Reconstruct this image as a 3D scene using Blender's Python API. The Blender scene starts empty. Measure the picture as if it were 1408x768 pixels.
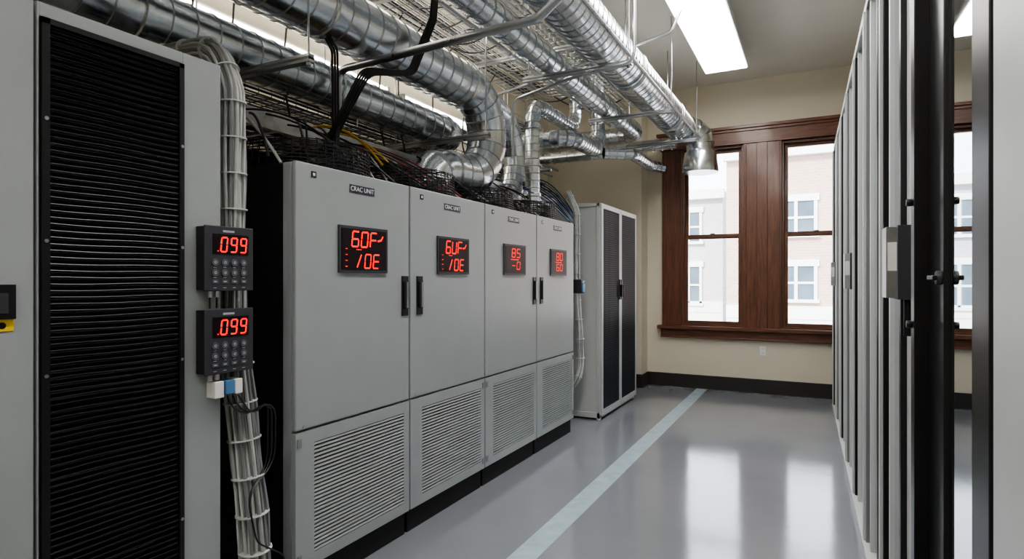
import bpy, bmesh, math, random
from mathutils import Vector, Matrix
random.seed(7)
scene = bpy.context.scene
COL = scene.collection

# ------------------------------------------------------------------ materials
def newmat(name):
    m = bpy.data.materials.new(name); m.use_nodes = True
    nt = m.node_tree
    return m, nt, nt.nodes['Principled BSDF']

def pmat(name, col, rough=0.5, metal=0.0, var=0.06, scale=6.0, bump=0.0, bscale=200.0, rvar=0.0,
         emis=None, estr=0.0, coat=0.0, stretch=(1,1,1), spec=0.5):
    m, nt, b = newmat(name)
    tc = nt.nodes.new('ShaderNodeTexCoord')
    mp = nt.nodes.new('ShaderNodeMapping'); mp.inputs['Scale'].default_value = stretch
    nt.links.new(tc.outputs['Object'], mp.inputs['Vector'])
    n = nt.nodes.new('ShaderNodeTexNoise'); n.inputs['Scale'].default_value = scale
    n.inputs['Detail'].default_value = 4
    nt.links.new(mp.outputs['Vector'], n.inputs['Vector'])
    r = nt.nodes.new('ShaderNodeValToRGB')
    r.color_ramp.elements[0].position = 0.3; r.color_ramp.elements[1].position = 0.7
    r.color_ramp.elements[0].color = tuple(max(0, c*(1-var)) for c in col)+(1,)
    r.color_ramp.elements[1].color = tuple(min(1, c*(1+var)) for c in col)+(1,)
    nt.links.new(n.outputs['Fac'], r.inputs['Fac'])
    nt.links.new(r.outputs['Color'], b.inputs['Base Color'])
    b.inputs['Roughness'].default_value = rough
    b.inputs['Metallic'].default_value = metal
    b.inputs['Specular IOR Level'].default_value = spec
    if coat: 
        b.inputs['Coat Weight'].default_value = coat
        b.inputs['Coat Roughness'].default_value = 0.1
    if rvar:
        mr = nt.nodes.new('ShaderNodeMapRange')
        mr.inputs['To Min'].default_value = rough-rvar; mr.inputs['To Max'].default_value = rough+rvar
        nt.links.new(n.outputs['Fac'], mr.inputs['Value']); nt.links.new(mr.outputs['Result'], b.inputs['Roughness'])
    if bump:
        n2 = nt.nodes.new('ShaderNodeTexNoise'); n2.inputs['Scale'].default_value = bscale
        nt.links.new(mp.outputs['Vector'], n2.inputs['Vector'])
        bp = nt.nodes.new('ShaderNodeBump'); bp.inputs['Strength'].default_value = bump
        bp.inputs['Distance'].default_value = 0.01
        nt.links.new(n2.outputs['Fac'], bp.inputs['Height']); nt.links.new(bp.outputs['Normal'], b.inputs['Normal'])
    if emis:
        b.inputs['Emission Color'].default_value = emis+(1,)
        b.inputs['Emission Strength'].default_value = estr
    return m

GREY   = pmat('grey_powder_coat', (0.325,0.348,0.355), 0.33, var=0.02)
GREYD  = pmat('grey_powder_coat_dark', (0.22,0.235,0.24), 0.45, var=0.03)
LGREY  = pmat('light_grey_paint', (0.52,0.54,0.54), 0.4, var=0.03)
SLAT   = pmat('grille_slat_paint', (0.42,0.44,0.445), 0.4, var=0.02)
WHITE  = pmat('white_paint', (0.50,0.52,0.52), 0.4, var=0.02)
BLACK  = pmat('black_metal', (0.010,0.010,0.012), 0.35, var=0.2)
BLACKM = pmat('black_matte', (0.005,0.005,0.006), 0.7, var=0.2)
BLKGL  = pmat('black_gloss_slat', (0.009,0.009,0.010), 0.25, var=0.2, rvar=0.08, scale=3, spec=0.35)
DARKG  = pmat('dark_grey_plastic', (0.036,0.038,0.045), 0.45, var=0.08)
KEY    = pmat('key_grey', (0.085,0.09,0.105), 0.5, var=0.08)
KEYL   = pmat('key_legend', (0.40,0.41,0.43), 0.5)
SCREEN = pmat('display_glass', (0.012,0.005,0.007), 0.35, var=0.1, spec=0.25)
RED    = pmat('red_led', (0.6,0.02,0.015), 0.5, emis=(1.0,0.018,0.012), estr=1.35, spec=0.1)
CABLE  = pmat('grey_cable_jacket', (0.42,0.43,0.42), 0.5, var=0.12, scale=20)
CABLEW = pmat('white_cable_jacket', (0.56,0.57,0.56), 0.5, var=0.08, scale=20)
CBLK   = pmat('black_cable_jacket', (0.010,0.010,0.011), 0.45)
CYEL   = pmat('yellow_cable', (0.65,0.38,0.02), 0.45)
CRED   = pmat('red_cable', (0.32,0.03,0.015), 0.45)
CBLU   = pmat('blue_cable', (0.05,0.13,0.30), 0.45)
YELLOW = pmat('yellow_label', (0.80,0.56,0.02), 0.5)
BLUE   = pmat('blue_plastic', (0.08,0.20,0.38), 0.4)
STEEL  = pmat('zinc_steel', (0.45,0.47,0.49), 0.3, metal=1.0, var=0.15, rvar=0.08)
WOOD   = pmat('stained_wood', (0.135,0.052,0.027), 0.4, var=0.4, scale=5, stretch=(9,9,0.8), coat=0.15)
WOODH  = pmat('stained_wood_horizontal', (0.135,0.052,0.027), 0.4, var=0.4, scale=5, stretch=(0.8,9,9), coat=0.15)
WALL   = pmat('cream_wall_paint', (0.66,0.605,0.49), 0.75, var=0.02, scale=2, bump=0.06, bscale=120)
CEIL   = pmat('ceiling_paint', (0.76,0.73,0.66), 0.85, var=0.02, scale=2)
BASEB  = pmat('baseboard_vinyl', (0.030,0.028,0.028), 0.45)
STRIPE = pmat('floor_tape', (0.38,0.48,0.53), 0.25, var=0.10, scale=10)
LABEL  = pmat('label_navy', (0.03,0.035,0.06), 0.4)
LTXT   = pmat('label_lettering', (0.8,0.8,0.8), 0.5)
PAPER  = pmat('white_label', (0.75,0.75,0.73), 0.5)
LAMP   = pmat('lamp_diffuser', (0.9,0.9,0.88), 0.5, emis=(1.0,0.97,0.925), estr=18.0)
STRIPL = pmat('tube_lamp', (0.9,0.9,0.88), 0.5, emis=(1.0,0.93,0.82), estr=16.0)
MIRROR = pmat('tinted_reflective_glass', (0.60,0.64,0.66), 0.02, metal=1.0, var=0.01)
MESHM  = pmat('perforated_black', (0.022,0.026,0.038), 0.45)

def galv(name,c0,c1,r0,r1):
    m, nt, b = newmat(name)
    tc = nt.nodes.new('ShaderNodeTexCoord')
    v = nt.nodes.new('ShaderNodeTexVoronoi'); v.inputs['Scale'].default_value = 80
    nt.links.new(tc.outputs['Object'], v.inputs['Vector'])
    n = nt.nodes.new('ShaderNodeTexNoise'); n.inputs['Scale'].default_value = 3
    nt.links.new(tc.outputs['Object'], n.inputs['Vector'])
    mx = nt.nodes.new('ShaderNodeMix'); mx.data_type='FLOAT'; mx.inputs[0].default_value=0.75
    sp = nt.nodes.new('ShaderNodeSeparateColor'); nt.links.new(v.outputs['Color'], sp.inputs[0])
    nt.links.new(sp.outputs[0], mx.inputs[2]); nt.links.new(n.outputs['Fac'], mx.inputs[3])
    r = nt.nodes.new('ShaderNodeValToRGB')
    r.color_ramp.elements[0].position=0.25; r.color_ramp.elements[1].position=0.75
    r.color_ramp.elements[0].color=c0+(1,); r.color_ramp.elements[1].color=c1+(1,)
    nt.links.new(mx.outputs[0], r.inputs['Fac']); nt.links.new(r.outputs['Color'], b.inputs['Base Color'])
    mr = nt.nodes.new('ShaderNodeMapRange'); mr.inputs['To Min'].default_value=r0; mr.inputs['To Max'].default_value=r1
    nt.links.new(mx.outputs[0], mr.inputs['Value']); nt.links.new(mr.outputs['Result'], b.inputs['Roughness'])
    b.inputs['Metallic'].default_value=1.0
    return m
GALV = galv('galvanised_duct',(0.66,0.70,0.74),(0.84,0.87,0.90),0.17,0.29)
GALVD = galv('galvanised_duct_dark',(0.48,0.52,0.55),(0.68,0.71,0.74),0.17,0.27)  # darker galvanised tone for one duct
SEAM = galv('duct_seam',(0.34,0.36,0.38),(0.46,0.48,0.50),0.25,0.35)

def floor_mat():
    m, nt, b = newmat('epoxy_floor')
    tc = nt.nodes.new('ShaderNodeTexCoord')
    n = nt.nodes.new('ShaderNodeTexNoise'); n.inputs['Scale'].default_value=1.3; n.inputs['Detail'].default_value=6
    nt.links.new(tc.outputs['Object'], n.inputs['Vector'])
    r = nt.nodes.new('ShaderNodeValToRGB')
    r.color_ramp.elements[0].position=0.3; r.color_ramp.elements[1].position=0.7
    r.color_ramp.elements[0].color=(0.200,0.215,0.238,1); r.color_ramp.elements[1].color=(0.232,0.246,0.268,1)
    nt.links.new(n.outputs['Fac'], r.inputs['Fac']); nt.links.new(r.outputs['Color'], b.inputs['Base Color'])
    mr = nt.nodes.new('ShaderNodeMapRange'); mr.inputs['To Min'].default_value=0.08; mr.inputs['To Max'].default_value=0.15
    nt.links.new(n.outputs['Fac'], mr.inputs['Value']); nt.links.new(mr.outputs['Result'], b.inputs['Roughness'])
    n2 = nt.nodes.new('ShaderNodeTexNoise'); n2.inputs['Scale'].default_value=9
    nt.links.new(tc.outputs['Object'], n2.inputs['Vector'])
    bp = nt.nodes.new('ShaderNodeBump'); bp.inputs['Strength'].default_value=0.05; bp.inputs['Distance'].default_value=0.01
    nt.links.new(n2.outputs['Fac'], bp.inputs['Height']); nt.links.new(bp.outputs['Normal'], b.inputs['Normal'])
    b.inputs['Specular IOR Level'].default_value=0.9
    return m
FLOOR = floor_mat()

def glass_mat():
    m = bpy.data.materials.new('window_glass'); m.use_nodes=True
    nt=m.node_tree; nt.nodes.clear()
    o=nt.nodes.new('ShaderNodeOutputMaterial'); t=nt.nodes.new('ShaderNodeBsdfTransparent')
    g=nt.nodes.new('ShaderNodeBsdfGlossy'); g.inputs['Roughness'].default_value=0.02
    f=nt.nodes.new('ShaderNodeFresnel'); f.inputs['IOR'].default_value=1.4
    x=nt.nodes.new('ShaderNodeMixShader')
    nt.links.new(f.outputs[0],x.inputs[0]); nt.links.new(t.outputs[0],x.inputs[1]); nt.links.new(g.outputs[0],x.inputs[2])
    nt.links.new(x.outputs[0],o.inputs[0]); return m
GLASS = glass_mat()

def brick_mat(name,c1,c2,mo):
    m, nt, b = newmat(name)
    tc = nt.nodes.new('ShaderNodeTexCoord')
    mp = nt.nodes.new('ShaderNodeMapping'); mp.inputs['Rotation'].default_value=(math.pi/2,0,0)
    nt.links.new(tc.outputs['Object'], mp.inputs['Vector'])
    br = nt.nodes.new('ShaderNodeTexBrick'); br.inputs['Scale'].default_value=2.0
    br.inputs['Color1'].default_value=c1+(1,); br.inputs['Color2'].default_value=c2+(1,)
    br.inputs['Mortar'].default_value=mo+(1,)
    nt.links.new(mp.outputs['Vector'], br.inputs['Vector'])
    nt.links.new(br.outputs['Color'], b.inputs['Base Color']); b.inputs['Roughness'].default_value=0.9
    return m
BRICK = brick_mat('pale_brick',(0.46,0.31,0.26),(0.52,0.37,0.31),(0.56,0.47,0.41))
BRICK2 = brick_mat('grey_brick',(0.40,0.40,0.42),(0.46,0.46,0.48),(0.53,0.53,0.54))
STONE = pmat('pale_stone', (0.75,0.74,0.71), 0.8)
EXTGL = pmat('exterior_window_glass', (0.08,0.11,0.14), 0.3, var=0.3, scale=1)
ASPH  = pmat('asphalt', (0.2,0.2,0.2), 0.9)

# ------------------------------------------------------------------ mesh builder
class B:
    def __init__(s, name):
        s.name=name; s.v=[]; s.f=[]; s.m=[]; s.sm=[]; s.mats=[]
    def mi(s, mat):
        if mat not in s.mats: s.mats.append(mat)
        return s.mats.index(mat)
    def box(s,x0,x1,y0,y1,z0,z1,mat):
        x0,x1=min(x0,x1),max(x0,x1); y0,y1=min(y0,y1),max(y0,y1); z0,z1=min(z0,z1),max(z0,z1)
        k=len(s.v); i=s.mi(mat)
        s.v += [(x0,y0,z0),(x1,y0,z0),(x1,y1,z0),(x0,y1,z0),(x0,y0,z1),(x1,y0,z1),(x1,y1,z1),(x0,y1,z1)]
        for q in ((0,3,2,1),(4,5,6,7),(0,1,5,4),(1,2,6,5),(2,3,7,6),(3,0,4,7)):
            s.f.append(tuple(k+a for a in q)); s.m.append(i); s.sm.append(False)
    def obox(s,c,rot,h,mat):
        k=len(s.v); i=s.mi(mat); c=Vector(c)
        for d in ((-1,-1,-1),(1,-1,-1),(1,1,-1),(-1,1,-1),(-1,-1,1),(1,-1,1),(1,1,1),(-1,1,1)):
            s.v.append(tuple(c+rot@Vector((d[0]*h[0],d[1]*h[1],d[2]*h[2]))))
        for q in ((0,3,2,1),(4,5,6,7),(0,1,5,4),(1,2,6,5),(2,3,7,6),(3,0,4,7)):
            s.f.append(tuple(k+a for a in q)); s.m.append(i); s.sm.append(False)
    def tube(s,pts,r,mat,n=8,cap=True,smooth=True,segmat=None):
        pts=[Vector(p) for p in pts]; N=len(pts)
        rad = r if isinstance(r,(list,tuple)) else [r]*N
        i=s.mi(mat); k=len(s.v)
        up=None
        for a in range(N):
            t=(pts[min(a+1,N-1)]-pts[max(a-1,0)])
            if t.length<1e-9: t=Vector((0,0,1))
            t.normalize()
            if up is None:
                up=Vector((0,0,1)) if abs(t.z)<0.9 else Vector((1,0,0))
            up=(up-t*up.dot(t))
            if up.length<1e-6: up=t.orthogonal()
            up.normalize(); sd=t.cross(up)
            for j in range(n):
                an=2*math.pi*(j+0.5)/n
                s.v.append(tuple(pts[a]+(up*math.cos(an)+sd*math.sin(an))*rad[a]))
        for a in range(N-1):
            mm=i
            if segmat and segmat[a]: mm=s.mi(segmat[a])
            for j in range(n):
                q=(k+a*n+j,k+a*n+(j+1)%n,k+(a+1)*n+(j+1)%n,k+(a+1)*n+j)
                s.f.append(q); s.m.append(mm); s.sm.append(smooth)
        if cap:
            s.f.append(tuple(k+j for j in range(n-1,-1,-1))); s.m.append(i); s.sm.append(False)
            s.f.append(tuple(k+(N-1)*n+j for j in range(n))); s.m.append(i); s.sm.append(False)
    def rod(s,a,b,r,mat,n=6): s.tube([a,b],r,mat,n)
    def ring(s,c,R,r,mat,axis='Z',n=28,m=4):
        pts=[]
        for a in range(n+1):
            t=2*math.pi*a/n
            d={'Z':(math.cos(t),math.sin(t),0),'Y':(math.cos(t),0,math.sin(t)),'X':(0,math.cos(t),math.sin(t))}[axis]
            pts.append(Vector(c)+Vector(d)*R)
        s.tube(pts,r,mat,m,cap=False)
    def make(s,bevel=0.0,parent=None,loc=None,rotz=None):
        me=bpy.data.meshes.new(s.name); me.from_pydata(s.v,[],s.f)
        for m in s.mats: me.materials.append(m)
        me.polygons.foreach_set('material_index', s.m); me.polygons.foreach_set('use_smooth', s.sm)
        me.update()
        bm_=bmesh.new(); bm_.from_mesh(me)
        for e in bm_.edges:
            if len(e.link_faces)==2 and e.link_faces[0].smooth and e.calc_face_angle(0)>math.radians(32): e.smooth=False
        bm_.to_mesh(me); bm_.free()
        o=bpy.data.objects.new(s.name,me); COL.objects.link(o)
        if bevel:
            bm=o.modifiers.new('bevel','BEVEL'); bm.width=bevel; bm.segments=2; bm.limit_method='ANGLE'; bm.angle_limit=math.radians(60)
        if loc: o.location=loc
        if rotz is not None: o.rotation_euler=(0,0,rotz)
        if parent: o.parent=parent
        return o

def label_text(txt,loc,size,mat,parent,name):
    c=bpy.data.curves.new(name,'FONT'); c.body=txt; c.size=size; c.align_x='CENTER'; c.align_y='CENTER'; c.extrude=0.0005
    o=bpy.data.objects.new(name,c); COL.objects.link(o); c.materials.append(mat)
    o.location=loc; o.rotation_euler=(math.pi/2,0,math.pi/2); o.parent=parent
    return o

def roundpath(pts,bend,seg=0.02):
    P=[Vector(p) for p in pts]; out=[P[0]]
    for i in range(1,len(P)-1):
        a=(P[i-1]-P[i]).normalized(); c=(P[i+1]-P[i]).normalized()
        ang=a.angle(c)
        if ang>3.1: out.append(P[i]); continue
        bnd=bend[i-1] if isinstance(bend,(list,tuple)) else bend
        t=bnd/math.tan(ang/2)
        t=min(t,(P[i-1]-P[i]).length*0.5 if i>1 else (P[i-1]-P[i]).length*0.98,(P[i+1]-P[i]).length*(0.5 if i<len(P)-2 else 0.98))
        R=t*math.tan(ang/2)
        bis=(a+c).normalized(); cen=P[i]+bis*(R/math.sin(ang/2))
        s0=P[i]+a*t-cen; s1=P[i]+c*t-cen
        tot=s0.angle(s1); ns=max(4,int(tot*R/seg)); ax=s0.cross(s1).normalized()
        for k in range(ns+1):
            out.append(cen+Matrix.Rotation(tot*k/ns,3,ax)@s0)
    out.append(P[-1]); return out

def resample(pts,positions):
    L=[0]
    for a,b in zip(pts,pts[1:]): L.append(L[-1]+(b-a).length)
    out=[]; j=0
    for s in positions:
        s=max(0,min(s,L[-1]))
        while j<len(L)-2 and L[j+1]<s: j+=1
        d=L[j+1]-L[j]; f=(s-L[j])/d if d>1e-9 else 0
        out.append(pts[j].lerp(pts[j+1],f))
    return out
def plen(pts): return sum((b-a).length for a,b in zip(pts,pts[1:]))

def duct(b,pts,r,bend=0.3,pitch=0.11,ridge=0.005,flanges=(),n=40,mat=None,seamline=False):
    mat=mat or GALV
    p=roundpath(pts,bend); L=plen(p)
    pos=[0.0]; rad=[r]; sm=[]; s=pitch*0.5
    while s<L-0.02:
        w=0.0045
        pos+=[s-w,s-w*0.35,s+w*0.35,s+w]; rad+=[r,r+ridge,r+ridge,r]; sm+=[None,SEAM,SEAM,SEAM]
        if s+pitch*0.5<L-0.02:
            pos.append(s+pitch*0.5); rad.append(r); sm.append(None)
        s+=pitch
    pos.append(L); rad.append(r); sm.append(None)
    q=resample(p,pos)
    b.tube(q,rad,mat,n,segmat=sm)
    for fpos in flanges:
        f=resample(p,[fpos-0.02,fpos-0.015,fpos+0.015,fpos+0.02])
        b.tube(f,[r+0.004,r+0.014,r+0.014,r+0.004],mat,n)
    if seamline:
        for an in (math.radians(-20),math.radians(60),math.radians(-75)):
            x0,y0,z0=pts[0]; x1,y1,z1=pts[1]
            dx=math.cos(an)*(r+0.001); dz=math.sin(an)*(r+0.001)
            b.tube([(x0+dx,y0,z0+dz),(x0+dx,y1-0.3,z0+dz)],0.004,SEAM,6)
    return p

def cablerun(b,pts,r,mat,bend=0.12,n=6):
    b.tube(roundpath(pts,bend,0.03),r,mat,n)

SEG={'0':'abcdef','1':'bc','2':'abged','3':'abgcd','4':'fgbc','5':'afgcd','6':'afgedc','7':'abc','8':'abcdefg','9':'abfgcd',
     'F':'afeg','E':'afged','D':'abcdef','U':'fbcde','-':'g','/':'x','o':'abfg','C':'afed'}
def sevenseg(b,txt,X,y0,z0,w,h,gap,mat,slant=0.12):
    t=h*0.12
    for i,ch in enumerate(txt):
        yo=y0+i*(w+gap); on=SEG.get(ch,'')
        def seg(p,q,m):
            (ya,za),(yb,zb)=p,q
            ya+=za*slant; yb+=zb*slant
            a=Vector((X,yo+ya,z0+za)); c=Vector((X,yo+yb,z0+zb)); d=(c-a); l=d.length/2-t*0.25; d.normalize()
            nrm=Vector((1,0,0)); o=nrm.cross(d)
            rot=Matrix((nrm,d,o)).transposed()
            b.obox((a+c)/2,rot,(0.0006,l,t/2),m)
        S={'a':((0,h),(w,h)),'b':((w,h),(w,h/2)),'c':((w,h/2),(w,0)),'d':((0,0),(w,0)),'e':((0,h/2),(0,0)),'f':((0,h),(0,h/2)),
           'g':((0,h/2),(w,h/2)),'x':((w*0.2,0),(w*0.8,h))}
        for k in on: seg(S[k][0],S[k][1],mat)

# ------------------------------------------------------------------ room
H=4.16; XL=-3.6; XR=1.6; YB=-2.6; YW=8.5; HC=H-0.003
b=B('floor'); b.box(XL-0.2,XR+0.2,YB-0.2,YW+0.3,-0.1,0,FLOOR); b.make()
b=B('ceiling'); b.box(XL-0.2,XR+0.2,YB-0.2,YW+0.3,H,H+0.15,CEIL); b.make()
b=B('wall_left'); b.box(XL-0.2,XL,YB-0.2,YW+0.3,0,H,WALL); b.make()
b=B('wall_right'); b.box(XR,XR+0.2,YB-0.2,YW+0.3,0,H,WALL); b.make()
b=B('wall_rear'); b.box(XL,XR,YB-0.2,YB,0,H,WALL); b.make()
b=B('wall_pier'); b.box(XL,-2.18,8.18,YW,0,H,WALL); b.make()
W=[(-1.69,-0.89),(-0.42,0.38)]; ZS,ZH=0.86,3.3
b=B('wall_window')
b.box(XL,W[0][0],YW,YW+0.3,0,H,WALL); b.box(W[0][1],W[1][0],YW,YW+0.3,ZS,ZH,WALL); b.box(W[1][1],XR,YW,YW+0.3,0,H,WALL)
b.box(W[0][0],W[1][1],YW,YW+0.3,0,ZS,WALL); b.box(W[0][0],W[1][1],YW,YW+0.3,ZH,H,WALL)
b.make()
b=B('baseboard_window'); b.box(-2.18,XR,YW-0.02,YW,0,0.185,BASEB); b.make(0.004)
b=B('baseboard_pier'); b.box(XL,-2.18,8.16,8.18,0,0.185,BASEB); b.box(-2.18,-2.16,8.16,YW-0.02,0,0.185,BASEB); b.make(0.004)
b=B('baseboard_left'); b.box(XL,XL+0.02,YB,8.16,0,0.185,BASEB); b.make(0.004)
b=B('baseboard_right'); b.box(XR-0.02,XR,YB,YW-0.02,0,0.185,BASEB); b.make(0.004)
b=B('floor_line_tape'); b.box(-1.49,-1.345,YB+0.02,YW-0.03,0.0,0.0015,STRIPE); b.make()

# window casing
b=B('trim_1')
y0,y1=YW-0.045,YW+0.0
b.box(-1.96,-1.69,y0,y1,ZS,ZH,WOOD); b.box(-0.89,-0.42,y0,y1,ZS,ZH,WOOD); b.box(0.38,0.65,y0,y1,ZS,ZH,WOOD)
b.box(-0.72,-0.59,y0-0.012,y0,ZS,ZH,WOOD)
for xx in (-1.93,-1.72,-0.86,-0.45,0.41,0.62): b.box(xx-0.012,xx+0.012,y0-0.01,y0,ZS,ZH,WOOD)
b.box(-1.98,0.67,y0-0.01,y1,ZH,ZH+0.18,WOODH); b.box(-2.0,0.69,y0-0.03,y1,ZH+0.165,ZH+0.2,WOODH)
b.box(-2.03,0.72,y0-0.055,y1,ZH+0.2,ZH+0.24,WOODH); b.box(-1.98,0.67,y0-0.02,y1,ZH,ZH+0.025,WOODH)
b.box(-2.02,0.71,y0-0.06,y1,ZS-0.045,ZS,WOODH); b.box(-1.98,0.67,y0,y1,ZS-0.165,ZS-0.045,WOODH)
b.box(-1.98,0.67,y0-0.012,y0,ZS-0.165,ZS-0.145,WOODH)
b.make(0.004)
for i,(xa,xb) in enumerate(W):
    b=B('window_%d'%(i+1))
    b.box(xa,xa+0.025,YW,YW+0.2,ZS,ZH,WOOD); b.box(xb-0.025,xb,YW,YW+0.2,ZS,ZH,WOOD)
    b.box(xa+0.025,xb-0.025,YW,YW+0.2,ZH-0.03,ZH,WOODH); b.box(xa+0.025,xb-0.025,YW,YW+0.22,ZS,ZS+0.02,WOODH)
    x2,x3=xa+0.025,xb-0.025; zm=2.09; st=0.045
    for (ya,za,zb2) in ((YW+0.04,ZS+0.02,zm+0.03),(YW+0.085,zm-0.03,ZH-0.03)):
        yb=ya+0.04
        b.box(x2,x2+st,ya,yb,za,zb2,WOOD); b.box(x3-st,x3,ya,yb,za,zb2,WOOD)
        b.box(x2+st,x3-st,ya,yb,zb2-0.045,zb2,WOODH); b.box(x2+st,x3-st,ya,yb,za,za+0.05,WOODH)
        b.box(x2+st,x3-st,ya+0.018,ya+0.022,za+0.05,zb2-0.045,GLASS)
    b.box((xa+xb)/2-0.03,(xa+xb)/2+0.03,YW+0.03,YW+0.06,zm+0.03,zm+0.045,STEEL)
    b.make(0.003)

b=B('wall_outlet'); xo=-0.65; zo=0.56
b.box(xo-0.037,xo+0.037,YW-0.008,YW,zo-0.06,zo+0.06,PAPER)
for dz in (-0.026,0.026):
    b.box(xo-0.018,xo+0.018,YW-0.011,YW-0.008,zo+dz-0.016,zo+dz+0.016,PAPER)
    for dx in (-0.007,0.007): b.box(xo+dx-0.0015,xo+dx+0.0015,YW-0.012,YW-0.0105,zo+dz-0.006,zo+dz+0.006,BLACKM)
b.make(0.0015)

# ------------------------------------------------------------------ outside
def facade(name,X0,X1,Y,Z0,Z1,wins,mat):
    b=B(name); b.box(X0,X1,Y,Y+4,Z0,Z1,mat)
    b.box(X0-0.1,X1+0.1,Y-0.35,Y,Z1-0.5,Z1,STONE); b.box(X0,X1,Y-0.1,Y,-0.3,0.3,STONE)
    b.box(X0,X1,Y-0.06,Y,Z0,-0.3,STONE)
    for (cx,cz,w,h) in wins:
        b.box(cx-w/2-0.15,cx+w/2+0.15,Y-0.12,Y-0.005,cz+h/2,cz+h/2+0.3,STONE)
        b.box(cx-w/2-0.15,cx+w/2+0.15,Y-0.2,Y-0.005,cz-h/2-0.15,cz-h/2,STONE)
        b.box(cx-w/2,cx+w/2,Y-0.04,Y-0.005,cz-h/2,cz+h/2,EXTGL)
        for fx in (-w/2,0,w/2): b.box(cx+fx-0.07,cx+fx+0.07,Y-0.1,Y-0.02,cz-h/2,cz+h/2,STONE)
        b.box(cx-w/2,cx+w/2,Y-0.09,Y-0.03,cz-0.05,cz+0.05,STONE)
    return b.make()
facade('brick_building',-3.9,14,30,-4,7.6,[(-0.9,4.3,1.6,1.5),(-0.9,1.35,1.6,1.5),(3.2,4.3,1.6,1.5),(3.2,1.35,1.6,1.5)],BRICK)
facade('brick_building',-20,-4.6,34,-4,6.4,[(-6.4,1.2,1.3,2.0),(-6.4,4.4,1.3,1.6),(-9.2,1.2,1.3,2.0),(-9.2,4.4,1.3,1.6)],BRICK2)
b=B('street_ground'); b.box(-40,40,YW+1.0,60,-4.1,-4,ASPH); b.make()

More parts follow.
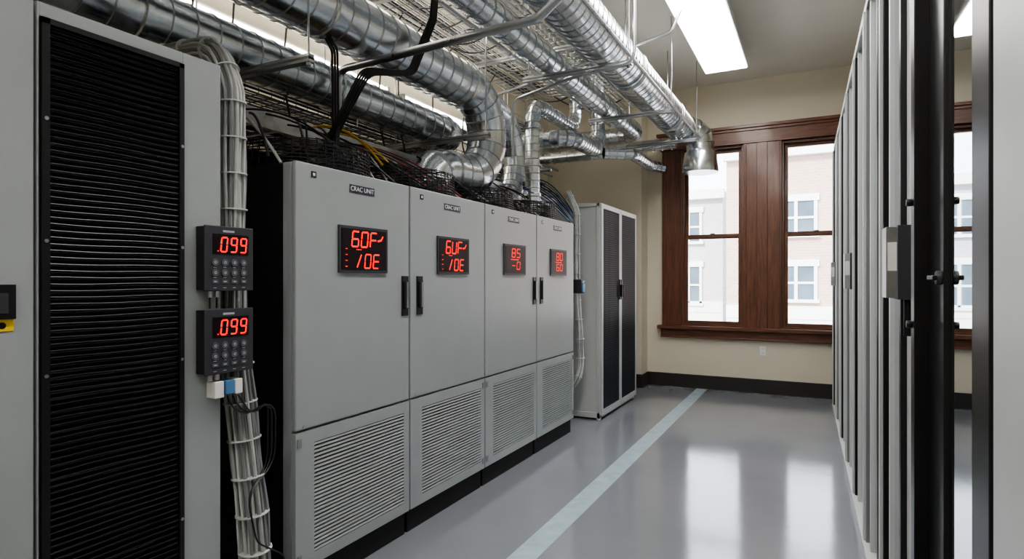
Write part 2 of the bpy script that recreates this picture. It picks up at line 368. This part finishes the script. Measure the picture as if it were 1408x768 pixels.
# ------------------------------------------------------------------ cooling cabinets
XF=-2.14; edges=[1.98,2.85,3.74,4.63,5.50]
disp=[('60F','/0E'),('6UF','/0E'),('85','-0'),('80','60')]
for i in range(4):
    ya,yb=edges[i]+0.007,edges[i+1]-0.007
    root=bpy.data.objects.new('cooling_cabinet',None); COL.objects.link(root)
    b=B('body')
    b.box(-2.98,XF-0.085,ya+0.004,yb-0.004,0.14,2.045,BLACK)
    b.box(-2.95,XF-0.03,ya+0.004,yb-0.004,0.0,0.135,BLACKM)
    b.box(XF-0.085,XF-0.03,ya+0.002,yb-0.002,0.143,2.047,GREY)
    b.make(0.004,root)
    b=B('upper_door'); b.box(XF-0.026,XF,ya,yb,0.797,2.05,GREY)
    b.make(0.006,root)
    b=B('lower_door_grille'); z0,z1=0.143,0.787
    gy0,gy1,gz0,gz1=ya+0.115,yb-0.05,0.20,0.725
    b.box(XF-0.026,XF,ya,gy0,z0,z1,GREY); b.box(XF-0.026,XF,gy1,yb,z0,z1,GREY)
    b.box(XF-0.026,XF,gy0,gy1,z0,gz0,GREY); b.box(XF-0.026,XF,gy0,gy1,gz1,z1,GREY)
    b.box(XF-0.028,XF-0.022,gy0,gy1,gz0,gz1,BLACKM)
    ns=28
    for k in range(ns):
        z=gz0+(k+0.5)*(gz1-gz0)/ns
        b.box(XF-0.014,XF-0.001,gy0,gy1,z-0.0048,z+0.0048,SLAT)
    b.make(0,root)
    b=B('display_panel'); y0,y1,z0,z1=ya+0.27,ya+0.645,1.535,1.775
    b.box(XF,XF+0.012,y0,y1,z0,z1,DARKG); b.box(XF+0.012,XF+0.014,y0+0.014,y1-0.014,z0+0.014,z1-0.014,SCREEN)
    X=XF+0.0150; t1,t2=disp[i]
    if i<2:
        sevenseg(b,t1,X,y0+0.085,z0+0.135,0.048,0.078,0.022,RED)
        sevenseg(b,t2,X,y0+0.115,z0+0.025,0.045,0.072,0.022,RED)
        b.obox((X,y0+0.305,z0+0.175),Matrix.Rotation(0.2,3,'X'),(0.0006,0.017,0.005),RED)
        b.obox((X,y0+0.325,z0+0.19),Matrix.Rotation(0.9,3,'X'),(0.0006,0.012,0.004),RED)
        b.box(X-0.0005,X+0.0005,y0+0.12,y0+0.16,z0+0.118,z0+0.122,RED)
        for q in range(4): b.box(X-0.0005,X+0.0005,y0+0.04,y0+0.055,z0+0.03+q*0.03,z0+0.034+q*0.03,RED)
    else:
        sevenseg(b,t1,X,y0+0.12,z0+0.14,0.055,0.066,0.03,RED)
        sevenseg(b,t2,X,y0+0.12,z0+0.045,0.055,0.058,0.03,RED)
        b.box(X-0.0005,X+0.0005,y0+0.1,y0+0.24,z0+0.118,z0+0.124,RED)
    b.make(0,root)
    b=B('door_handle'); hy=(yb-0.045) if i%2==0 else (ya+0.085)
    b.box(XF,XF+0.008,hy-0.028,hy+0.028,1.29,1.52,BLACK)
    b.box(XF+0.008,XF+0.022,hy-0.012,hy+0.014,1.33,1.49,DARKG); b.box(XF+0.022,XF+0.024,hy-0.004,hy+0.008,1.335,1.485,STEEL)
    b.make(0.003,root)
    b=B('nameplate'); b.box(XF,XF+0.003,ya+0.355,ya+0.545,1.948,1.99,LABEL)
    b.box(XF,XF+0.003,ya+0.095,ya+0.125,1.985,2.015,BLACK); b.box(XF+0.003,XF+0.004,ya+0.103,ya+0.117,1.993,2.007,LTXT)
    b.make(0,root); label_text('CRAC UNIT',(XF+0.0036,ya+0.45,1.969),0.034,LTXT,root,'nameplate_lettering')
    b=B('hinges')
    hs=ya+0.02 if i%2==0 else yb-0.02
    for z in (0.2,0.74): b.box(XF,XF+0.006,hs-0.012,hs+0.012,z-0.02,z+0.02,GREYD)
    b.tube([(XF,ya+0.05,0.81),(XF+0.003,ya+0.05,0.81)],0.008,STEEL,10)
    b.make(0,root)
    b=B('fan_guard'); cx,cy=-2.55,(ya+yb)/2; R=0.37
    for k in range(9): b.ring((cx,cy,2.055+k*0.018),R-0.0015*k,0.0036,BLACK,n=40)
    for k in range(56):
        t=2*math.pi*k/56; b.rod((cx+R*math.cos(t),cy+R*math.sin(t),2.045),(cx+R*0.97*math.cos(t),cy+R*0.97*math.sin(t),2.205),0.003,BLACK,4)
    for k in range(1,9): b.ring((cx,cy,2.205+0.012*(1-k/8.)),R*k/8,0.003,BLACK,n=32)
    for k in range(8):
        t=2*math.pi*k/8; b.rod((cx,cy,2.215),(cx+R*0.97*math.cos(t),cy+R*0.97*math.sin(t),2.205),0.004,BLACK,4)
    b.tube([(cx,cy,2.045),(cx,cy,2.15)],0.08,BLACKM,16)
    b.tube([(cx,cy,2.045),(cx,cy,2.09)],R*0.9,BLACKM,32)
    for k in range(7):
        t=2*math.pi*k/7; rr=Matrix.Rotation(t,3,'Z')@Matrix.Rotation(0.5,3,'X')
        b.obox((cx+0.2*math.cos(t),cy+0.2*math.sin(t),2.14),rr,(0.13,0.05,0.003),DARKG)
    b.make(0,root)

# ------------------------------------------------------------------ near louvred cabinet
root=bpy.data.objects.new('louvred_cabinet',None); COL.objects.link(root)
b=B('body'); b.box(-3.0,XF-0.02,0.965,1.6,0.0,2.36,GREY)
b.box(XF-0.02,XF,0.965,0.972,0.02,2.36,GREY); b.box(XF-0.02,XF,1.44,1.6,0.02,2.36,GREY); b.box(XF-0.02,XF,0.972,1.44,2.315,2.36,GREY)
b.box(XF-0.02,XF,0.972,1.44,0.02,0.08,GREY)
b.make(0.004,root)
b=B('louvre_door'); d0,d1=0.974,1.438
b.box(XF-0.018,XF+0.012,d0,d0+0.022,0.085,2.312,BLACK); b.box(XF-0.018,XF+0.012,d1-0.018,d1,0.085,2.312,BLACK)
b.box(XF-0.018,XF+0.012,d0,d1,2.295,2.312,BLACK); b.box(XF-0.018,XF+0.012,d0,d1,0.085,0.105,BLACK)
b.box(XF-0.019,XF-0.014,d0,d1,0.1,2.3,BLACKM)
rnd=random.Random(21); n=104
for k in range(n):
    z=0.105+(k+0.5)*2.19/n
    rot=Matrix.Rotation(math.radians(35+rnd.uniform(-4,4)),3,'Y')@Matrix.Rotation(rnd.uniform(-0.006,0.006),3,'X')
    b.obox((XF-0.002,(d0+d1)/2,z),rot,(0.009,(d1-d0)/2-0.02,0.0025),BLKGL)
    pts=[]; ph=rnd.random()*6
    for j in range(9):
        t=j/8; pts.append((XF+0.0055,d0+0.02+t*(d1-d0-0.038),z+0.001+0.0016*math.sin(t*7+ph*0.25+k*0.12)))
    b.tube(pts,0.0024,BLKGL,6)
for z in (0.6,1.2,1.62,2.0):
    for yy in (d0+0.011,d1-0.009): b.tube([(XF+0.012,yy,z),(XF+0.015,yy,z)],0.006,STEEL,10)
b.make(0,root)
b=B('storage_cabinet')
b.box(-3.0,XF-0.022,-0.2,0.957,0.0,2.36,GREY); b.box(XF-0.02,XF+0.002,-0.198,0.955,0.03,2.355,GREY)
b.box(XF+0.002,XF+0.016,0.78,0.905,1.383,1.485,BLACK); b.box(XF+0.016,XF+0.02,0.80,0.885,1.40,1.46,DARKG)
b.box(XF+0.002,XF+0.005,0.80,0.904,1.347,1.381,YELLOW); b.box(XF+0.005,XF+0.0055,0.81,0.85,1.355,1.373,BLACK)
b.tube([(XF+0.005,0.875,1.364),(XF+0.006,0.875,1.364)],0.01,BLACK,12)
b.make(0.003)

# keypads
for kk,(zt,txt) in enumerate(((1.71,'099'),(1.385,'099'))):
    root=bpy.data.objects.new('keypad_controller',None); COL.objects.link(root)
    y0,y1=1.487,1.708; z0=zt-0.255; X=-2.082
    b=B('housing'); b.box(XF+0.001,X-0.006,y0+0.004,y1-0.004,z0+0.004,zt-0.004,BLACK); b.box(X-0.006,X,y0,y1,z0,zt,DARKG)
    b.make(0.004,root)
    b=B('face')
    b.box(X,X+0.002,y0+0.035,y1-0.025,zt-0.112,zt-0.032,SCREEN)
    sevenseg(b,txt,X+0.0027,y0+0.068,zt-0.101,0.026,0.056,0.018,RED,0.1)
    b.box(X+0.002,X+0.003,y0+0.054,y0+0.059,zt-0.101,zt-0.096,RED)
    b.box(X,X+0.001,y0+0.08,y1-0.09,zt-0.024,zt-0.016,KEYL)
    for r_ in range(3):
        for c in range(4):
            cy=y0+0.045+c*0.043; cz=z0+0.112-r_*0.04
            if r_<2:
                b.tube([(X,cy,cz),(X+0.004,cy,cz)],0.0145,KEY,16); b.tube([(X+0.004,cy,cz),(X+0.0045,cy,cz)],0.006,KEYL,6); b.tube([(X+0.0045,cy,cz),(X+0.005,cy,cz)],0.003,KEY,6)
            else:
                b.box(X,X+0.003,cy-0.013,cy+0.013,cz-0.002,cz+0.012,KEY); b.box(X+0.003,X+0.0033,cy-0.006,cy+0.006,cz+0.003,cz+0.007,KEYL)
            b.box(X,X+0.0006,cy-0.007,cy+0.007,cz-0.0205,cz-0.018,KEYL)
    b.make(0,root)
    b=B('cable_glands')
    for q in (1.53,1.56):
        b.tube([(-2.11,q,z0),(-2.11,q,z0-0.025)],0.009,STEEL if kk==0 else CABLEW,10)
        if kk==0: b.tube([(-2.11,q,z0-0.02),(-2.11,q,z0-0.068)],0.004,CBLK,6)
    b.make(0,root)

b=B('terminal_block'); b.box(XF+0.001,-2.085,1.535,1.575,1.035,1.10,PAPER); b.box(XF+0.001,-2.08,1.58,1.62,1.045,1.10,BLUE); b.box(XF+0.001,-2.085,1.625,1.66,1.04,1.10,PAPER)
b.make(0.003)

# ------------------------------------------------------------------ cable bundles
def bundle(name,center,Rb,n,r,mats,ties,seed,twist=1.2,loose=0.004,tie_mat=None):
    rnd=random.Random(seed); b=B(name)
    cp=roundpath(center,0.15,0.03); L=plen(cp)
    M=max(12,int(L/0.05)); q=resample(cp,[L*i/M for i in range(M+1)])
    offs=[]
    for k in range(n):
        offs.append((math.sqrt((k+0.5)/n)*Rb,k*2.39996))
    for (rr,th) in offs:
        ph=rnd.random()*6; fr=rnd.uniform(2,5); pts=[]
        tw=rnd.uniform(-twist,twist)*0.5
        for i,p in enumerate(q):
            s=i/M*L
            t=(q[min(i+1,M)]-q[max(i-1,0)]).normalized()
            u=Vector((1,0,0)); u=(u-t*u.dot(t))
            if u.length<0.2: u=Vector((0,0,1))-t*t.z
            u.normalize(); v=t.cross(u)
            a=th+tw*s; ro=rr+loose*math.sin(fr*s*3+ph)
            pts.append(p+u*ro*math.cos(a)+v*ro*math.sin(a))
        b.tube(pts,r*rnd.uniform(0.75,1.1),rnd.choice(mats),6)
    tp=0.06
    while tp<L-0.03:
        f=resample(cp,[tp-0.0025,tp+0.0025]); b.tube(f,Rb+r+0.002,tie_mat or CABLEW,20)
        tp+=ties
    return b.make()
bundle('cable_bundle',[(-2.85,1.69,2.52),(-2.30,1.70,2.50),(-2.2,1.70,2.30),(-2.205,1.71,1.21)],0.048,36,0.0075,[CABLEW,CABLE,CABLE,GREYD],0.15,1)
bundle('cable_bundle',[(-2.205,1.72,1.2),(-2.19,1.74,0.9),(-2.15,1.76,0.5),(-2.15,1.80,0.03)],0.060,44,0.0075,[CABLEW,CABLE,CABLE,GREYD],0.16,2)
b=B('loose_cable')
for k,(dx,m) in enumerate(((0,CBLK),(0.02,CBLK),(0.04,CBLK))):
    cablerun(b,[(-2.1+dx*0.3,1.60+k*0.02,1.035),(-2.07,1.62+k*0.04,0.93),(-2.08,1.82-k*0.02,1.0),(-2.14,1.87-k*0.02,0.7),(-2.06,1.66,0.62),(-2.05,1.70,0.42),(-2.07,1.86,0.3),(-2.1,1.88,0.03)],0.0035,m,0.08)
b.make()
bundle('cable_bundle',[(-2.3,5.74,2.4),(-2.2,5.74,2.2),(-2.2,5.74,1.51)],0.03,10,0.008,[CABLEW,CABLE],0.2,3)
bundle('cable_bundle',[(-2.2,5.74,1.35),(-2.18,5.76,1.0),(-2.18,5.80,0.6),(-2.2,5.74,0.45),(-2.4,5.74,0.3),(-2.5,5.74,0.02)],0.035,12,0.009,[CABLEW,CABLE],0.2,4)
b=B('junction_box'); b.box(-2.26,-2.14,5.70,5.80,1.36,1.5,DARKG); b.box(-2.14,-2.125,5.715,5.785,1.37,1.46,BLUE); b.box(-2.14,-2.127,5.72,5.78,1.465,1.49,KEYL); b.make(0.003)

# ------------------------------------------------------------------ white network rack
root=bpy.data.objects.new('network_rack',None); COL.objects.link(root)
rx,ra,rb_,rh=-2.045,6.07,7.42,2.32
b=B('frame')
b.box(rx-0.75,rx-0.045,ra+0.012,rb_-0.012,0.06,rh-0.03,WHITE)
for (xx0,xx1) in ((rx-0.78,rx-0.72),(rx-0.06,rx-0.022)):
    for (yy0,yy1) in ((ra,ra+0.05),(rb_-0.05,rb_)): b.box(xx0,xx1,yy0,yy1,0.0,rh,WHITE)
b.box(rx-0.78,rx-0.022,ra,rb_,rh-0.04,rh,WHITE); b.box(rx-0.78,rx-0.022,ra,rb_,0.02,0.08,WHITE)
b.make(0.004,root)
ym=(ra+rb_)/2
for nm,(da,db) in (('door_left',(ra+0.003,ym-0.003)),('door_right',(ym+0.003,rb_-0.003))):
    b=B(nm); x0,x1=rx-0.02,rx; fw=0.05
    b.box(x0,x1,da,da+fw,0.05,rh-0.01,WHITE); b.box(x0,x1,db-0.035,db,0.05,rh-0.01,WHITE)
    b.box(x0,x1,da+fw,db-0.035,rh-0.06,rh-0.01,WHITE); b.box(x0,x1,da+fw,db-0.035,0.05,0.11,WHITE)
    b.box(x0,x0+0.008,da+fw,db-0.035,0.11,rh-0.06,BLACKM)
    zz=0.12
    while zz<rh-0.07:
        b.box(x0+0.008,x0+0.014,da+fw,db-0.035,zz,zz+0.010,MESHM); zz+=0.024
    yy=da+fw
    while yy<db-0.04:
        b.box(x0+0.014,x0+0.017,yy,yy+0.006,0.11,rh-0.06,MESHM); yy+=0.03
    b.make(0,root)
b=B('door_handles')
for yy in (ym-0.03,ym+0.03):
    b.box(rx,rx+0.012,yy-0.016,yy+0.016,1.27,1.50,BLACK); b.box(rx+0.012,rx+0.035,yy-0.008,yy+0.008,1.30,1.44,BLACK)
b.make(0.003,root)

# ------------------------------------------------------------------ ducts
XW=XL+0.004
b=B('spiral_duct')
duct(b,[(-2.9,-1.5,2.775),(-2.9,4.55,2.775),(XW,4.55,2.775)],0.135,0.22,0.13,flanges=(3.2,4.5,5.8),mat=GALVD)
b.make()
b=B('spiral_duct')
duct(b,[(-2.5,-1.5,3.04),(-2.5,4.40,3.04),(-2.5,4.40,2.33),(-2.60,3.68,2.33),(-2.60,3.66,2.10)],0.165,[0.35,0.35,0.17],0.13,ridge=0.005,flanges=(2.2,4.0,5.5,6.8))
b.make()
b=B('spiral_duct')
duct(b,[(-2.85,-1.5,3.17),(-2.85,5.55,3.17),(-2.80,5.55,2.26),(-2.70,4.55,2.26),(-2.70,4.50,2.08)],0.135,[0.45,0.45,0.14],0.12,ridge=0.005,flanges=(3.0,6.5))
b.make()
b=B('spiral_duct')
duct(b,[(-2.02,-1.5,3.33),(-2.02,7.4,3.33),(XW,7.4,3.33)],0.10,0.2,0.13,flanges=(3.5,6.2,8.0))
b.make()
b=B('exhaust_duct')
duct(b,[(-1.56,-1.5,3.43),(-1.56,7.80,3.43),(-1.36,7.98,3.38),(-1.36,7.98,2.93)],0.175,[0.2,0.2],0.10,ridge=0.005,flanges=(3.0,5.0,6.9,8.6),seamline=True)
b.tube([(-1.36,7.98,3.16),(-1.36,7.98,3.12),(-1.36,7.98,2.90),(-1.36,7.98,2.88)],[0.18,0.205,0.23,0.225],GALV,36)
duct(b,[(-1.62,7.78,3.25),(XW,7.78,3.25)],0.075,0.2,0.12)
b.make()
b=B('spiral_duct')
duct(b,[(-2.45,5.2,2.06),(-2.45,5.2,3.2),(-2.45,6.35,3.2),(-2.45,6.35,HC)],0.072,0.2,0.07,flanges=(0.25,0.9),n=28)
b.tube([(-2.45,5.2,2.05),(-2.45,5.2,2.08),(-2.45,5.2,2.12)],[0.13,0.13,0.075],GALV,20)
b.make()
b=B('spiral_duct')
duct(b,[(-2.28,6.62,HC),(-2.28,6.62,2.98),(-2.28,5.75,2.98),(-2.9,5.8,2.98)],0.085,0.2,0.07,flanges=(1.0,),n=28)
b.make()
b=B('spiral_duct')
duct(b,[(-2.3,6.9,3.02),(XW,6.9,3.02)],0.07,0.2,0.10,n=28); duct(b,[(-2.3,6.9,3.02),(-2.0,7.1,3.02),(-2.0,7.9,3.02),(-1.9,8.17,3.02)],0.07,0.1,0.10,n=28)
b.make()

b=B('duct_hanger_frame')
def strut(X0,X1,Y,z,rods):
    b.box(X0,X1,Y-0.02,Y+0.02,z-0.04,z,STEEL)
    b.box(X0,X1,Y-0.0205,Y+0.0205,z-0.026,z-0.014,GREYD)
    for rx_ in rods: b.rod((rx_,Y,z-0.06),(rx_,Y,HC),0.006,STEEL,8); b.tube([(rx_,Y,z-0.055),(rx_,Y,z-0.04)],0.014,STEEL,6)
strut(-2.2,-1.3,6.1,3.225,(-1.32,-2.16)); strut(-2.2,-1.3,7.5,3.225,(-1.32,-2.16)); strut(-2.25,-1.3,4.6,3.225,(-1.33,-2.2))
strut(-3.58,-2.7,1.2,2.63,(-3.2,-2.72)); 
strut(-3.58,-2.25,4.0,2.63,(-3.15,-2.28)); strut(-3.58,-2.26,2.2,2.63,(-3.15,-2.28))
strut(-3.58,-1.76,3.5,3.6,(-2.45,-1.79)); strut(-3.58,-1.76,5.0,3.6,(-2.45,)); strut(-3.58,-1.76,2.3,3.6,(-2.45,))
for Y in (3.0,5.3,7.0):
    b.tube([(-1.56,Y-0.015,3.43),(-1.56,Y+0.015,3.43)],0.185,STEEL,32)
    b.rod((-1.56,Y,3.6),(-1.56,Y,HC),0.006,STEEL)
b.make()
b=B('conduit_pipe')
for (x,z,r,ye) in ((-2.28,3.46,0.018,7.3),(-2.22,3.50,0.014,7.3),(-2.35,3.44,0.014,7.3),(-3.2,3.0,0.02,7.6),(-3.28,2.93,0.016,7.6),(-1.30,3.24,0.012,7.6)):
    b.tube([(x,-1.5,z),(x,ye,z)],r,STEEL,10)
    for yy in range(0,8,1): 
        if yy<ye: b.tube([(x,yy-0.02,z),(x,yy+0.02,z)],r+0.004,STEEL,10)
b.tube(roundpath([(-2.70,2.85,2.55),(-2.70,2.85,2.82),(-1.28,2.78,2.835),(-1.10,2.76,2.95),(-1.10,2.76,HC)],0.08),0.024,STEEL,12)
b.tube(roundpath([(-2.2,4.3,2.5),(-2.2,4.3,2.95),(-1.7,4.3,3.05),(-1.2,4.3,3.1),(-1.2,4.3,HC)],0.08),0.012,STEEL,10)
b.tube(roundpath([(-3.5,5.5,3.35),(-1.2,5.5,3.75),(-1.0,5.5,HC)],0.08),0.015,STEEL,10)
for yy in (5.75,6.0): b.tube([(XW,yy,2.7),(-2.6,yy,2.7)],0.02,STEEL,10)
b.make()

def tray(x0,x1,y0,y1,z,h,cab,seed,sp=0.05,cr=0.1,r=0.0036,mats=(CABLE,CBLK,STEEL),wire=None):
    wire=wire or STEEL
    rnd=random.Random(seed); b=B('wire_cable_tray')
    k=x0
    while k<=x1+1e-6: b.rod((k,y0,z),(k,y1,z),r,wire,4); k+=sp
    for zz in (h*0.5,h):
        for xx in (x0,x1): b.rod((xx,y0,z+zz),(xx,y1,z+zz),r,wire,4)
    y=y0
    while y<=y1: b.tube([(x0,y,z+h),(x0,y,z),(x1,y,z),(x1,y,z+h)],r,wire,4); y+=cr
    for c in range(cab):
        xx=rnd.uniform(x0+0.02,x1-0.02); zz=z+0.012+rnd.random()*h*0.7; rr=rnd.uniform(0.005,0.011); ph=rnd.random()*6
        pts=[]; y=y0
        while y<=y1:
            pts.append((xx+0.015*math.sin(y*1.7+ph),y,zz+0.008*math.sin(y*2.3+ph))); y+=0.25
        b.tube(pts,rr,rnd.choice(mats),6)
    for yy in (0.5,3.5,6.5):
        if y0<yy<y1:
            for xx in (x0,x1): b.rod((xx,yy,z),(xx,yy,HC),0.005,STEEL,6)
    return b.make()
tray(-2.14,-1.84,-1.0,7.2,3.61,0.09,14,11,mats=(CABLE,CBLK,CBLK,STEEL))
tray(-3.1,-2.6,-1.0,6.4,3.61,0.10,16,12,mats=(CABLE,CBLK,CBLK,STEEL))
tray(-2.52,-2.30,-1.0,6.0,3.66,0.08,8,15,mats=(CABLE,CBLK,CBLK))
tray(-3.4,-3.15,-1.0,7.0,3.34,0.10,8,13,mats=(CBLK,CBLK,CABLE))
tray(-3.45,-3.12,1.0,7.0,2.66,0.10,14,16,mats=(CBLK,CBLK,CBLK,CABLE,STEEL),wire=BLACK)

b=B('cable_ladder')
for xx in (-3.2,-2.80): b.box(xx-0.012,xx+0.012,1.64,6.6,2.36,2.46,STEEL)
yy=1.7
while yy<6.55: b.box(-3.19,-2.81,yy-0.015,yy+0.015,2.37,2.39,STEEL); yy+=0.2
rnd=random.Random(5)
for c in range(16):
    xx=rnd.uniform(-3.16,-2.84); zz=2.40+rnd.random()*0.05
    b.tube([(xx+0.02*math.sin(k*1.3+c),1.66+k*0.35,zz) for k in range(14)],rnd.uniform(0.006,0.012),rnd.choice((CABLE,CBLK,CBLK,CBLK)),6)
for yy in (1.9,3.1,4.3,5.65):
    for xx in (-3.2,-2.8): b.rod((xx,yy,2.05 if (xx>-2.98 and yy<5.5) else 0.0),(xx,yy,2.36),0.008,STEEL,6)
b.make()

b=B('overhead_cabling')
rnd=random.Random(9)
for k in range(5):
    o=k*0.016
    cablerun(b,[(-2.24-o*0.3,3.35+o,HC),(-2.24,3.2+o,3.2),(-2.25,2.98+o,2.78),(-2.30,2.62+o,2.70-o*0.3),(-2.36,2.52+o,2.45),(-2.5,2.5+o,2.22)],0.007,CBLK,0.12)
for k in range(3):
    cablerun(b,[(-2.45+0.02*k,2.55,2.22),(-2.46+0.02*k,2.55,2.8),(-2.75,2.5+0.02*k,3.3),(-2.8,2.5,3.64)],0.007,CBLK,0.1)
def drape(p0,p1,sag,r,m):
    p0=Vector(p0); p1=Vector(p1); pts=[]
    for i in range(15):
        t=i/14; p=p0.lerp(p1,t); p.z+=sag*4*t*(1-t); pts.append(p)
    b.tube(pts,r,m,6)
drape((-2.72,2.62,2.40),(-2.45,2.98,2.22),0.10,0.008,CYEL); drape((-2.72,2.75,2.40),(-2.42,3.0,2.24),0.06,0.006,CYEL)
for k in range(6): drape((-2.85,2.7+0.05*k,2.40),(-2.28,3.2+0.09*k,2.09),0.04+0.012*k,0.005,CRED if k%2 else CBLK)
for k in range(8): drape((-2.45-0.03*k,5.0+0.06*k,2.34+0.02*k),(-2.24,5.62+0.04*k,2.08),0.05+0.02*k,0.006,CBLU if k%3==0 else CBLK)
for k in range(8): drape((-2.4-0.03*k,5.3+0.05*k,2.28+0.02*k),(-2.22,5.70+0.03*k,2.05),0.03+0.015*k,0.006,CBLU if k%3==1 else CABLE)
for k in range(26):
    y=rnd.uniform(1.95,5.3); x=rnd.uniform(-2.9,-2.6); 
    drape((x,y,2.40),(rnd.uniform(-2.4,-2.2),y+rnd.uniform(-0.3,0.5),2.07),rnd.uniform(0.02,0.11),rnd.uniform(0.005,0.008),rnd.choice((CBLK,CBLK,CBLK,CBLK,CABLE)))
for k in range(9):
    y=2.0+0.4*k+rnd.uniform(-0.1,0.1)
    cablerun(b,[(-2.95,y,2.42),(-3.05,y,2.8),(-3.1+rnd.uniform(-0.05,0.05),y+0.1,3.3),(-2.95,y+0.2,3.64)],0.007,CBLK,0.1)
for k in range(16):
    y=rnd.uniform(1.5,6.5); x=rnd.uniform(-3.0,-2.65)
    drape((x,y,3.62),(rnd.uniform(-2.4,-2.0),y+rnd.uniform(-0.4,0.5),3.62),-rnd.uniform(0.02,0.15),0.007,rnd.choice((CBLK,CBLK,CABLE)))
b.make()

# ------------------------------------------------------------------ right hand row
RZ=math.radians(1.08); RO=(0.349,0,0)
b=B('glass_door_cabinet')
b.box(0.03,0.9,0.9,2.26,0.0,3.02,BLACK)
b.box(-0.01,0.03,0.9,1.50,0.0,3.05,LGREY)
b.box(-0.012,0.03,1.52,1.66,0.0,3.05,BLACK)
b.box(0.006,0.012,1.66,2.0,0.03,3.02,MIRROR)
b.box(0.012,0.03,1.66,2.0,0.0,3.05,BLACK); b.box(-0.005,0.03,2.0,2.2,0.0,3.05,BLACK)
b.box(-0.045,0.03,2.2,2.262,0.0,3.05,BLACK)
b.tube([(-0.045,2.23,1.36),(-0.062,2.23,1.36)],0.012,BLACK,10); b.tube([(-0.045,2.23,1.74),(-0.062,2.23,1.74)],0.012,BLACK,10)
b.tube([(-0.005,2.02,1.505),(-0.02,2.02,1.505)],0.02,DARKG,14); b.box(-0.03,-0.018,2.0,2.09,1.498,1.512,BLACK)
b.make(0.003,loc=RO,rotz=RZ)
s0=2.27
for k in range(7):
    s1=s0+0.80
    b=B('server_rack')
    b.box(0.045,0.85,s0,s1-0.006,0.0,2.98,BLACK)
    b.box(0.0,0.045,s0,s0+0.42,0.07,2.98,LGREY)
    b.box(-0.006,0.0,s0+0.03,s0+0.06,0.07,2.98,GREYD)
    b.box(-0.020,0.045,s0+0.42,s0+0.46,0.0,2.98,BLACK)
    b.box(-0.018,-0.012,s0+0.46,s0+0.60,0.10,2.94,MIRROR)
    b.box(-0.012,0.045,s0+0.46,s0+0.60,0.10,2.94,GREYD)
    b.box(-0.034,0.045,s0+0.60,s0+0.64,0.0,2.98,LGREY)
    b.box(-0.02,0.045,s0+0.64,s1-0.075,0.0,2.98,BLACKM)  # flush black face, colours in the shaded depth between posts
    b.box(-0.044,0.045,s1-0.075,s1-0.05,0.0,2.98,BLACK if k%2==0 else GREYD)
    b.box(-0.056,0.045,s1-0.05,s1-0.006,0.0,2.98,LGREY)
    b.box(-0.045,0.85,s0,s1-0.006,2.98,3.03,LGREY); b.box(-0.06,0.045,s0,s1-0.006,0.0,0.06,LGREY)
    if k in (0,3,6):
        hy=s0+0.20
        b.box(-0.055,0.0,hy,hy+0.12,1.43,1.69,DARKG); b.box(-0.090,-0.055,hy+0.0,hy+0.12,1.435,1.685,STEEL)
        b.box(-0.086,-0.058,hy-0.003,hy,1.53,1.63,PAPER)
        b.rod((-0.02,hy+0.05,1.30),(-0.02,hy+0.05,1.43),0.012,BLACK,8)
    b.make(0.003,loc=RO,rotz=RZ)
    s0=s1

# ------------------------------------------------------------------ lights
def fixture(x0,x1,y0,y1,z):
    b=B('ceiling_light_fixture')
    b.box(x0-0.015,x1+0.015,y0-0.02,y1+0.02,z+0.012,z+0.09,WHITE); b.box(x0,x1,y0,y1,z,z+0.012,LAMP)
    for yy in (y0+0.3,y1-0.3): 
        for xx in (x0+0.1,x1-0.1): b.rod((xx,yy,z+0.09),(xx,yy,HC),0.004,STEEL)
    return b.make()
fixture(-1.18,-0.73,4.7,7.32,3.93)
fixture(-1.18,-0.73,1.5,4.1,3.93)  # unseen, added as fill light for the cabinet fronts
fixture(-1.18,-0.73,-1.7,0.9,3.93)  # also added out of view, more fill near the camera
b=B('strip_light')
for (ya,yb) in ((-1.0,1.6),(1.75,4.3),(4.5,6.8)):
    b.box(XW,-3.50,ya,yb,3.16,3.26,WHITE); b.tube([(-3.475,ya+0.03,3.21),(-3.475,yb-0.03,3.21)],0.022,STRIPL,12)
    b.box(-3.50,-3.45,ya,ya+0.03,3.18,3.24,WHITE); b.box(-3.50,-3.45,yb-0.03,yb,3.18,3.24,WHITE)
b.make()
b=B('strip_light')
for (ya,yb) in ((0.4,2.8),(3.2,5.6)):
    b.box(-2.98,-2.72,ya,yb,4.08,HC,WHITE); b.box(-2.96,-2.74,ya+0.02,yb-0.02,4.065,4.08,STRIPL)
b.make()

sun=bpy.data.lights.new('sun','SUN'); sun.energy=9; sun.angle=0.02; sun.color=(1.0,0.97,0.92)
so=bpy.data.objects.new('sun',sun); COL.objects.link(so)
so.rotation_euler=Vector((0.35,1.0,-0.75)).to_track_quat('-Z','Y').to_euler(); so.location=(0,0,20)

w=bpy.data.worlds.new('world'); scene.world=w; w.use_nodes=True
bg=w.node_tree.nodes['Background']; bg.inputs[0].default_value=(0.84,0.91,1.0,1); bg.inputs[1].default_value=6.5

# ------------------------------------------------------------------ camera
cam=bpy.data.cameras.new('camera'); co=bpy.data.objects.new('camera',cam); COL.objects.link(co)
cam.sensor_width=36; cam.lens=36*820/1408; cam.clip_start=0.05
co.location=(0,0,1.5); co.rotation_euler=(math.pi/2,0,math.radians(27.18))
scene.camera=co
scene.view_settings.view_transform='AgX'
try: scene.view_settings.look='AgX - Medium High Contrast'
except Exception: pass
scene.view_settings.exposure=0.13
